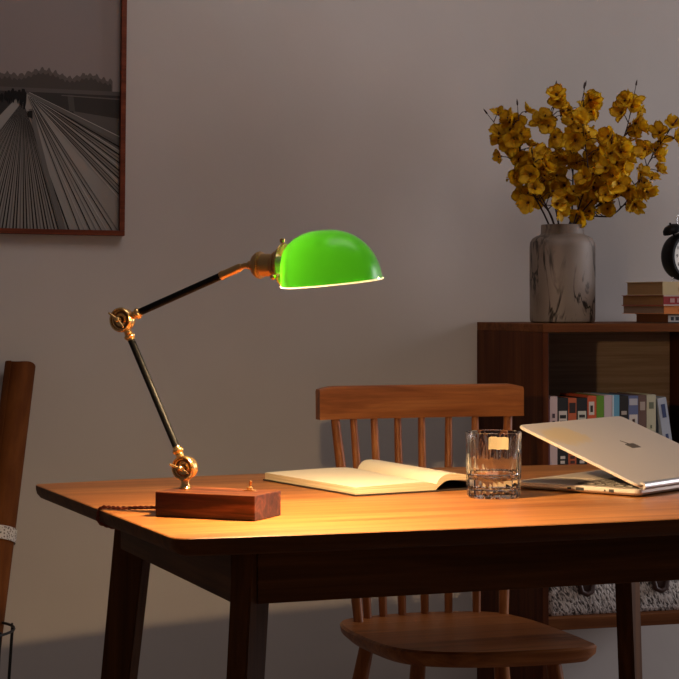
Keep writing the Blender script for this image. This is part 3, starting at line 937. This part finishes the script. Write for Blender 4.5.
for z in (.070, .089):
    vv.append([bm.verts.new((lr*math.cos(a), lr*math.sin(a), z)) for a in (R(33 + 46*i/10) for i in range(11))])
for z in (.070, .089):
    vv.append([bm.verts.new(((lr-.0006)*math.cos(a), (lr-.0006)*math.sin(a), z)) for a in (R(33 + 46*i/10) for i in range(11))])
for i in range(10):
    bm.faces.new((vv[0][i],vv[0][i+1],vv[1][i+1],vv[1][i])); bm.faces.new((vv[2][i+1],vv[2][i],vv[3][i],vv[3][i+1]))
    bm.faces.new((vv[0][i+1],vv[0][i],vv[2][i],vv[2][i+1])); bm.faces.new((vv[1][i],vv[1][i+1],vv[3][i+1],vv[3][i]))
for i in (0,10): bm.faces.new((vv[0][i],vv[1][i],vv[3][i],vv[2][i]))
cr_ = obj('cream_patch', bm, M['cream_matte'], tg)
tg.scale = (1.03, 1.03, 1.03)
cr_['label'] = 'small cream rectangular patch'

# ------------------------------------------------------------------ laptop
lp = thing('laptop', 'pale gold laptop with its lid partly closed at the right end of the table', 'laptop', W(.469, 3.055, TZ+.0003), R(51.5-17))
LW, LD, BH = .33, .235, .0125
bm = bmesh.new()
o_ = rrect(0, LW, 0, LD, .012)
lv = [[bm.verts.new((x,y,z)) for x,y in p] for p, z in ((inset(o_,.010),.0012),(inset(o_,.003),.003),(o_,.0065),(o_,BH-.001),(inset(o_,.001),BH))]
n = len(o_)
for p, q in zip(lv, lv[1:]):
    for i in range(n): bm.faces.new((p[i], p[(i+1)%n], q[(i+1)%n], q[i]))
bm.faces.new(lv[0][::-1]); bm.faces.new(lv[-1])
base = obj('base', bm, M['alu'], lp, smooth=R(35))
for x in (.03, LW-.03):
    for y in (.03, LD-.03):
        bm = bmesh.new(); add_lathe(bm, [(.006,0),(.006,.0013)], 12, Matrix.Translation((x,y,0)))
        obj('rubber_foot', bm, M['black'], lp)
kb = obj('keyboard', box_bm(.022, LW-.022, .022, .130, BH-.0002, BH+.0003), M['black'], lp)
bm = box_bm(.0, .0165, 0, .0150, BH+.0003, BH+.0022, bev=.0006)
k0 = None
for r_ in range(6):
    for c_ in range(14):
        if k0 is None:
            k0 = obj('key', bm, M['key'], kb, smooth=R(40)); o = k0
        else:
            o = dup(k0, kb)
        o.location = (.0245 + c_*.0202, .0245 + r_*.0175, 0)
obj('trackpad', box_bm(LW/2-.055, LW/2+.055, .142, LD-.012, BH-.0002, BH+.0003, bev=.0001), M['alu'], lp)
for y0, y1, z0, z1 in ((.100,.115,.0048,.0100),(.124,.131,.0055,.0092),(.045,.054,.0052,.0100),(.060,.063,.0060,.0090)):
    obj('port', box_bm(-.0004, .0006, y0, y1, z0, z1, bev=.0002), M['black'], lp)
# lid
LA = R(20.7)
bm = bmesh.new()
o_ = rrect(0, LW, 0, LD+.008, .014)
lv = [[bm.verts.new((x,y,z)) for x,y in p] for p, z in ((inset(o_,.001),.0012),(o_,.002),(o_,.0045),(inset(o_,.0015),.0060))]
n = len(o_)
for p, q in zip(lv, lv[1:]):
    for i in range(n): bm.faces.new((p[i], p[(i+1)%n], q[(i+1)%n], q[i]))
bm.faces.new(lv[0][::-1]); bm.faces.new(lv[-1])
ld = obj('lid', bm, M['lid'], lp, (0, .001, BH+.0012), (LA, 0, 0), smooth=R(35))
obj('screen', box_bm(.004, LW-.004, .006, LD, .0006, .0016), M['black'], ld)
# dark emblem: a slanted leaf shape with a fine tip, as it stands on the lid
bm = bmesh.new()
ex, ey = LW*.5+.024, .129
body = rrect(ex-.015, ex+.015, ey-.0085, ey+.0085, .004)
add_prism(bm, body, .0059, .0063)
add_prism(bm, [(ex-.003,ey+.009),(ex+.002,ey+.0095),(ex-.006,ey+.022),(ex-.009,ey+.0215)], .0059, .0063)
em = obj('emblem', bm, plain('emblem_dark', (.10,.07,.04), .4, .6), ld)
bm = bmesh.new(); add_rod(bm, (.012, .001, BH+.0045), (LW-.012, .001, BH+.0045), .0062, segs=20)
obj('hinge_bar', bm, M['hinge'], lp, smooth=R(50))

# ------------------------------------------------------------------ desk lamp
DL = thing('desk_lamp', 'jointed brass and black desk lamp with green glass shade and wooden block base', 'lamp', W(-.1707, 2.8091, TZ+.0003), R(-24-17))
FX = -.0585
bb = obj('base', box_bm(-.0785,.0805,-.053,.032,0,.0355, bev=.0012), M['walnut'], DL)
bm = bmesh.new()
sx, sy = .040, .012
add_prism(bm, [(sx+x, sy+y) for x,y in rrect(-.010,.010,-.006,.006,.005)], .0354, .0370)
add_lathe(bm, [(.0045,.0365),(.0045,.0405),(.0030,.0415)], 16, Matrix.Translation((sx,sy,0)))
sw = obj('switch_plate', bm, M['brass'], DL, smooth=R(40))
bm = bmesh.new(); add_rod(bm, (sx,sy,.040), (sx+.0022,sy,.0495), .0012, .0024, 12)
obj('toggle', bm, M['brass'], sw, smooth=R(50))
def P(s, z): return Vector((FX+s, 0, z))
J0, J1 = P(0, .0660), P(-.1045, .2805)
E1 = P(.1093, .3600)
# joints: a turned ring with a disc behind it, its axis pointing out of the arm's plane
def joint(c, rad, d_in, d_out, wing_ang):
    bm = bmesh.new()
    m = Matrix.Translation(c) @ Matrix.Rotation(R(90), 4, 'X')       # +z of lathe -> -y, towards the viewer
    add_lathe(bm, [(.001,-.013),(rad*.70,-.013),(rad*.86,-.010),(rad*.92,-.004),(rad*.88,0),(rad*.96,.001),(rad*1.0,.004),(rad*.98,.008),(rad*.90,.0100),(rad*.80,.0095),(rad*.76,.0070),
                   (rad*.68,.0062),(rad*.64,.0075),(rad*.56,.0078),(rad*.52,.0060),(rad*.30,.0060),(.001,.0060)], 40, m)
    for f in bm.faces:
        q = f.calc_center_median() - c
        hh = math.hypot(q.x, q.z)/rad
        if q.y < 0 and (.50 < hh < .70 or hh < .28): f.material_index = 1
    j = obj('joint', bm, [M['brass'], M['brass_recess']], DL, smooth=R(35))
    bm = bmesh.new()
    add_lathe(bm, [(.0025,.006),(.0038,.0075),(.0034,.0125),(.0046,.0145),(.0036,.0190),(.001,.0205)], 20, m)
    wv = Vector((math.cos(wing_ang), 0, math.sin(wing_ang)))
    for s in (-1, 1):
        p0 = c + Vector((0,-.016,0)) + wv*.002*s
        add_tube(bm, [p0, p0 + wv*.008*s + Vector((0,-.002,0)), p0 + wv*.0145*s + Vector((0,-.004,0))], [.0022,.0020,.0013], 8)
    obj('wing_nut', bm, M['brass'], j, smooth=R(50))
    return j
joint(J0,   .0185, None, None, R(158))
joint(J1,   .0185, None, None, R(140))
# foot under the lower joint
bm = bmesh.new()
add_lathe(bm, [(.0085,.0355),(.0088,.0370),(.0070,.0395),(.0056,.0440),(.0066,.0500),(.0066,.0540)], 24, Matrix.Translation((FX,0,0)))
obj('foot_collar', bm, M['brass'], DL, smooth=R(40))
def ferrule(c, d, a=.0125, name='ferrule'):
    bm = bmesh.new()
    add_lathe(bm, [(.0052,a),(.0050,a+.004),(.0060,a+.007),(.0056,a+.010),(.0072,a+.0120),(.0084,a+.0135),(.0084,a+.0155),(.0072,a+.0175),(.0058,a+.0185),(.0056,a+.021)], 24, axis_mtx(c, d))
    obj(name, bm, M['brass'], DL, smooth=R(40))
lowd = (J1-J0).normalized(); upd = (E1-J1).normalized()
ferrule(J0, lowd); ferrule(J1, -lowd); ferrule(J1, upd)
bm = bmesh.new(); add_rod(bm, J0+lowd*.030, J1-lowd*.030, .0054, segs=24); obj('lower_arm', bm, M['black_metal'], DL, smooth=R(50))
# upper arm: black rod then brass sleeve up to the knuckle
K1 = P(.0930, .3580)      # knuckle
ud = (K1-J1).normalized(); UL = (K1-J1).length
bm = bmesh.new(); add_rod(bm, J1+ud*.030, J1+ud*(UL-.036), .0054, segs=24); obj('upper_arm', bm, M['black_metal'], DL, smooth=R(50))
bm = bmesh.new()
add_lathe(bm, [(.0056,UL-.038),(.0066,UL-.037),(.0066,UL-.032),(.0060,UL-.031),(.0060,UL-.004),(.0050,UL-.001),(.0030,UL)], 24, axis_mtx(J1, ud))
obj('sleeve', bm, M['brass_dark'], DL, smooth=R(40))
ZA = .3595                 # socket axis height above the table
bm = bmesh.new()
add_tube(bm, [K1 - ud*.004, K1 + Vector((.004,0,.0010)), Vector((FX+.1110,0,ZA))], [.0040,.0042,.0040], 14)
add_lathe(bm, [(.0062,0),(.0062,.004)], 20, axis_mtx((FX+.1030,0,ZA), (1,0,0)))
obj('knuckle', bm, M['brass_dark'], DL, smooth=R(50))
bm = bmesh.new()
add_lathe(bm, [(.003,.0),(.0095,.0010),(.0150,.0040),(.0185,.0085),(.0198,.0120),(.0198,.0132),(.0186,.0140),(.0186,.0155),(.0164,.0165),(.0162,.0330),(.0175,.0345),(.0195,.0365),(.0198,.0395),(.0180,.0405)], 40, axis_mtx((FX+.1085,0,ZA), (1,0,0)))
obj('socket', bm, M['brass_dark'], DL, smooth=R(35))
XH = FX+.1085+.0395       # holder start (lamp frame x)
bm = bmesh.new()
add_lathe(bm, [(.0165,0),(.0185,.0005),(.0235,.0035),(.0290,.0080),(.0312,.0110),(.0306,.0120),(.0282,.0105),(.0215,.0055),(.0165,.0020),(.0165,0)], 40, axis_mtx((XH,0,ZA), (1,0,0)), close=False)
hd = obj('shade_holder', bm, M['brass_dark'], DL, smooth=R(40))
for a in (90, 210, 330):
    d = Vector((0, math.cos(R(a+180))*1, math.sin(R(a))))
    d = Vector((0, math.cos(R(a)), math.sin(R(a))))
    bm = bmesh.new()
    c0 = Vector((XH+.0085,0,ZA)) + d*.0262
    add_rod(bm, c0, c0 + d*.007, .0016, segs=10)
    add_lathe(bm, [(.0012,.005),(.0036,.0058),(.0040,.0085),(.0034,.0110),(.001,.0118)], 16, axis_mtx(c0, d))
    obj('thumb_screw', bm, M['brass'], hd, smooth=R(50))
# shade, cut open underneath
SX0 = XH + .0110
shp = [(0,.034,.010),(.002,.0405,.014),(.006,.0490,.021),(.012,.0560,.030),(.022,.0635,.044),(.036,.0700,.0610),(.053,.0735,.0690),(.071,.0740,.0720),(.088,.0722,.0710),(.103,.0675,.0660),(.116,.0600,.0580),(.127,.0500,.0480),(.135,.0395,.0375),(.1410,.0275,.0265),(.1445,.0150,.0155),(.146,.0015,.004)]
shp = [(v[0],v[1],v[2]) for v in spline(shp, 3)]
NA = 36
RZ = .3300                # rim height above the table
bm = bmesh.new(); rings = []
for x, h, w_ in shp:
    h, w_ = max(h,.001), max(w_,.002)
    rings.append([bm.verts.new((x, -w_*math.cos(PI*k/NA), h*math.sin(PI*k/NA))) for k in range(NA+1)])
for p, q in zip(rings, rings[1:]):
    for k in range(NA): bm.faces.new((p[k], p[k+1], q[k+1], q[k]))
# left end: closes towards the holder
c = bm.verts.new((-.0015, 0, .0225))
for k in range(NA): bm.faces.new((c, rings[0][k+1], rings[0][k]))
bm.faces.new((c, rings[0][0], rings[0][-1]))
bm.normal_update()
ctr = Vector((.07,0,.0))
for f in bm.faces:
    if f.normal.dot(f.calc_center_median() - ctr) < 0: f.normal_flip()
me = bpy.data.meshes.new('glass_shade'); 
rimpts = [r[0].co.copy() for r in rings] + [r[-1].co.copy() for r in rings[::-1]]
bm.to_mesh(me); bm.free(); me.materials.append(M['shade'])
for p in me.polygons: p.use_smooth = True
TILT = Euler((R(5.0), R(-3.7), 0))
sh = link('glass_shade', me, DL, (SX0, 0, RZ), TILT)
bm = bmesh.new()   # ground white lip of the cased glass
band = []
nr = len(rimpts)
for dz, off in ((-.0022,.0002),(-.0012,.0012),(.0006,.0012)):
    rr_ = []
    for i in range(nr):
        a_, b_ = rimpts[i-1], rimpts[(i+1) % nr]
        t_ = Vector((b_.x-a_.x, b_.y-a_.y, 0)).normalized(); n_ = Vector((t_.y, -t_.x, 0))
        if n_.dot(rimpts[i] - Vector((.07,0,0))) < 0: n_ = -n_
        rr_.append(bm.verts.new(Vector((rimpts[i].x, rimpts[i].y, 0)) + n_*off + Vector((0,0,dz))))
    band.append(rr_)
for p, q in zip(band, band[1:]):
    for i in range(nr): bm.faces.new((p[i], p[(i+1)%nr], q[(i+1)%nr], q[i]))
obj('rim', bm, M['milk_glass'], sh, smooth=R(60))
# bulb
bm = bmesh.new()
add_lathe(bm, [(.001,0),(.0125,.0),(.0125,.016)], 20, axis_mtx((XH+.002,0,ZA), (1,0,0)))
bh = obj('bulb_holder', bm, M['white_plastic'], DL, smooth=R(40))
bm = bmesh.new()
add_lathe(bm, [(.0085,0),(.0095,.004),(.0130,.013),(.0150,.021),(.0150,.028),(.0125,.036),(.0070,.042),(.001,.0435)], 24, axis_mtx((XH+.014,0,ZA-.004), (1,0,-.62)))
obj('bulb', bm, M['bulb'], DL, smooth=R(60))
# twisted cord: leaves the base at its left end, crosses the table edge and hangs down
cam_pts = [(-.2285,2.853,.007),(-.262,2.862,.0055),(-.290,2.874,.0040),(-.318,2.869,.0036),(-.340,2.880,.0036),(-.3515,2.885,.0028),(-.3575,2.888,-.006),(-.3535,2.890,-.022)]
inv = (Matrix.Translation(DL.location) @ Matrix.Rotation(R(-24-17), 4, 'Z')).inverted()
cp = [inv @ W(x, d, TZ+.0003+z) for x, d, z in cam_pts]
tmx = Matrix.Translation(tb.location) @ Matrix.Rotation(TA, 4, 'Z')
for x, y, z in ((.035,.385,.718),(.065,.42,.7155),(.07,.55,.7155),(.070,.68,.7155),(.088,.772,.712),(.122,.782,.690),(.143,.768,.640),(.115,.800,.40),(.085,.832,.10),(.06,.87,.004),(.0,.95,.004),(-.1,1.0,.004)):
    cp.append(inv @ (tmx @ Vector((x,y,z))))
cp = spline(cp, 14)
bm = bmesh.new()
dist = 0; strands = [[], []]
for i, p in enumerate(cp):
    if i: dist += (p-cp[i-1]).length
    t = (cp[min(i+1,len(cp)-1)] - cp[max(i-1,0)]).normalized()
    u = Vector((0,0,1)) if abs(t.z) < .8 else Vector((1,0,0))
    n1 = (u - t*u.dot(t)).normalized(); n2 = t.cross(n1)
    for s in (0,1):
        a = dist*2*PI/.017 + s*PI
        strands[s].append(p + (n1*math.cos(a) + n2*math.sin(a))*.0014)
for s in strands: add_tube(bm, s, .0016, 6)
obj('power_cord', bm, M['cord'], DL, smooth=R(60))

# ------------------------------------------------------------------ camera and light
cd = bpy.data.cameras.new('camera'); cam = bpy.data.objects.new('camera', cd); C.objects.link(cam)
cam.location = (0,0,1.06); cam.rotation_euler = (R(90), 0, -CAM_YAW)
cd.sensor_width = 36; cd.lens = 36*1950/679; cd.shift_y = -(339.5-300)/679
cd.clip_start = .05
SC.camera = cam

def area(name, loc, target, size, size_y, power, col):
    l = bpy.data.lights.new(name, 'AREA'); l.shape = 'RECTANGLE'; l.size = size; l.size_y = size_y
    l.energy = power; l.color = col
    o = bpy.data.objects.new(name, l); C.objects.link(o); o.location = loc
    o.rotation_euler = (Vector(target)-Vector(loc)).to_track_quat('-Z','Y').to_euler()
    return o
area('overhead_fill', (1.3, 2.8, 2.62), (1.2, 4.2, 1.2), 1.2, .8, 7.8, (1, .88, .84))  # added soft fill in place of bounce from above; no lamp known there
area('window_light', (4.4, 3.3, 1.4), (1.0, 3.6, .9), 1.0, 1.4, 36, (.95, .93, 1))
w = bpy.data.worlds.new('World'); SC.world = w; w.use_nodes = True
w.node_tree.nodes['Background'].inputs['Color'].default_value = (.60,.51,.49,1)
w.node_tree.nodes['Background'].inputs['Strength'].default_value = .125
SC.view_settings.view_transform = 'Standard'; SC.view_settings.look = 'None'
SC.view_settings.exposure = 0; SC.view_settings.gamma = 1
SC.cycles.use_denoising = True
SC.cycles.max_bounces = 12; SC.cycles.transmission_bounces = 10; SC.cycles.sample_clamp_indirect = 6
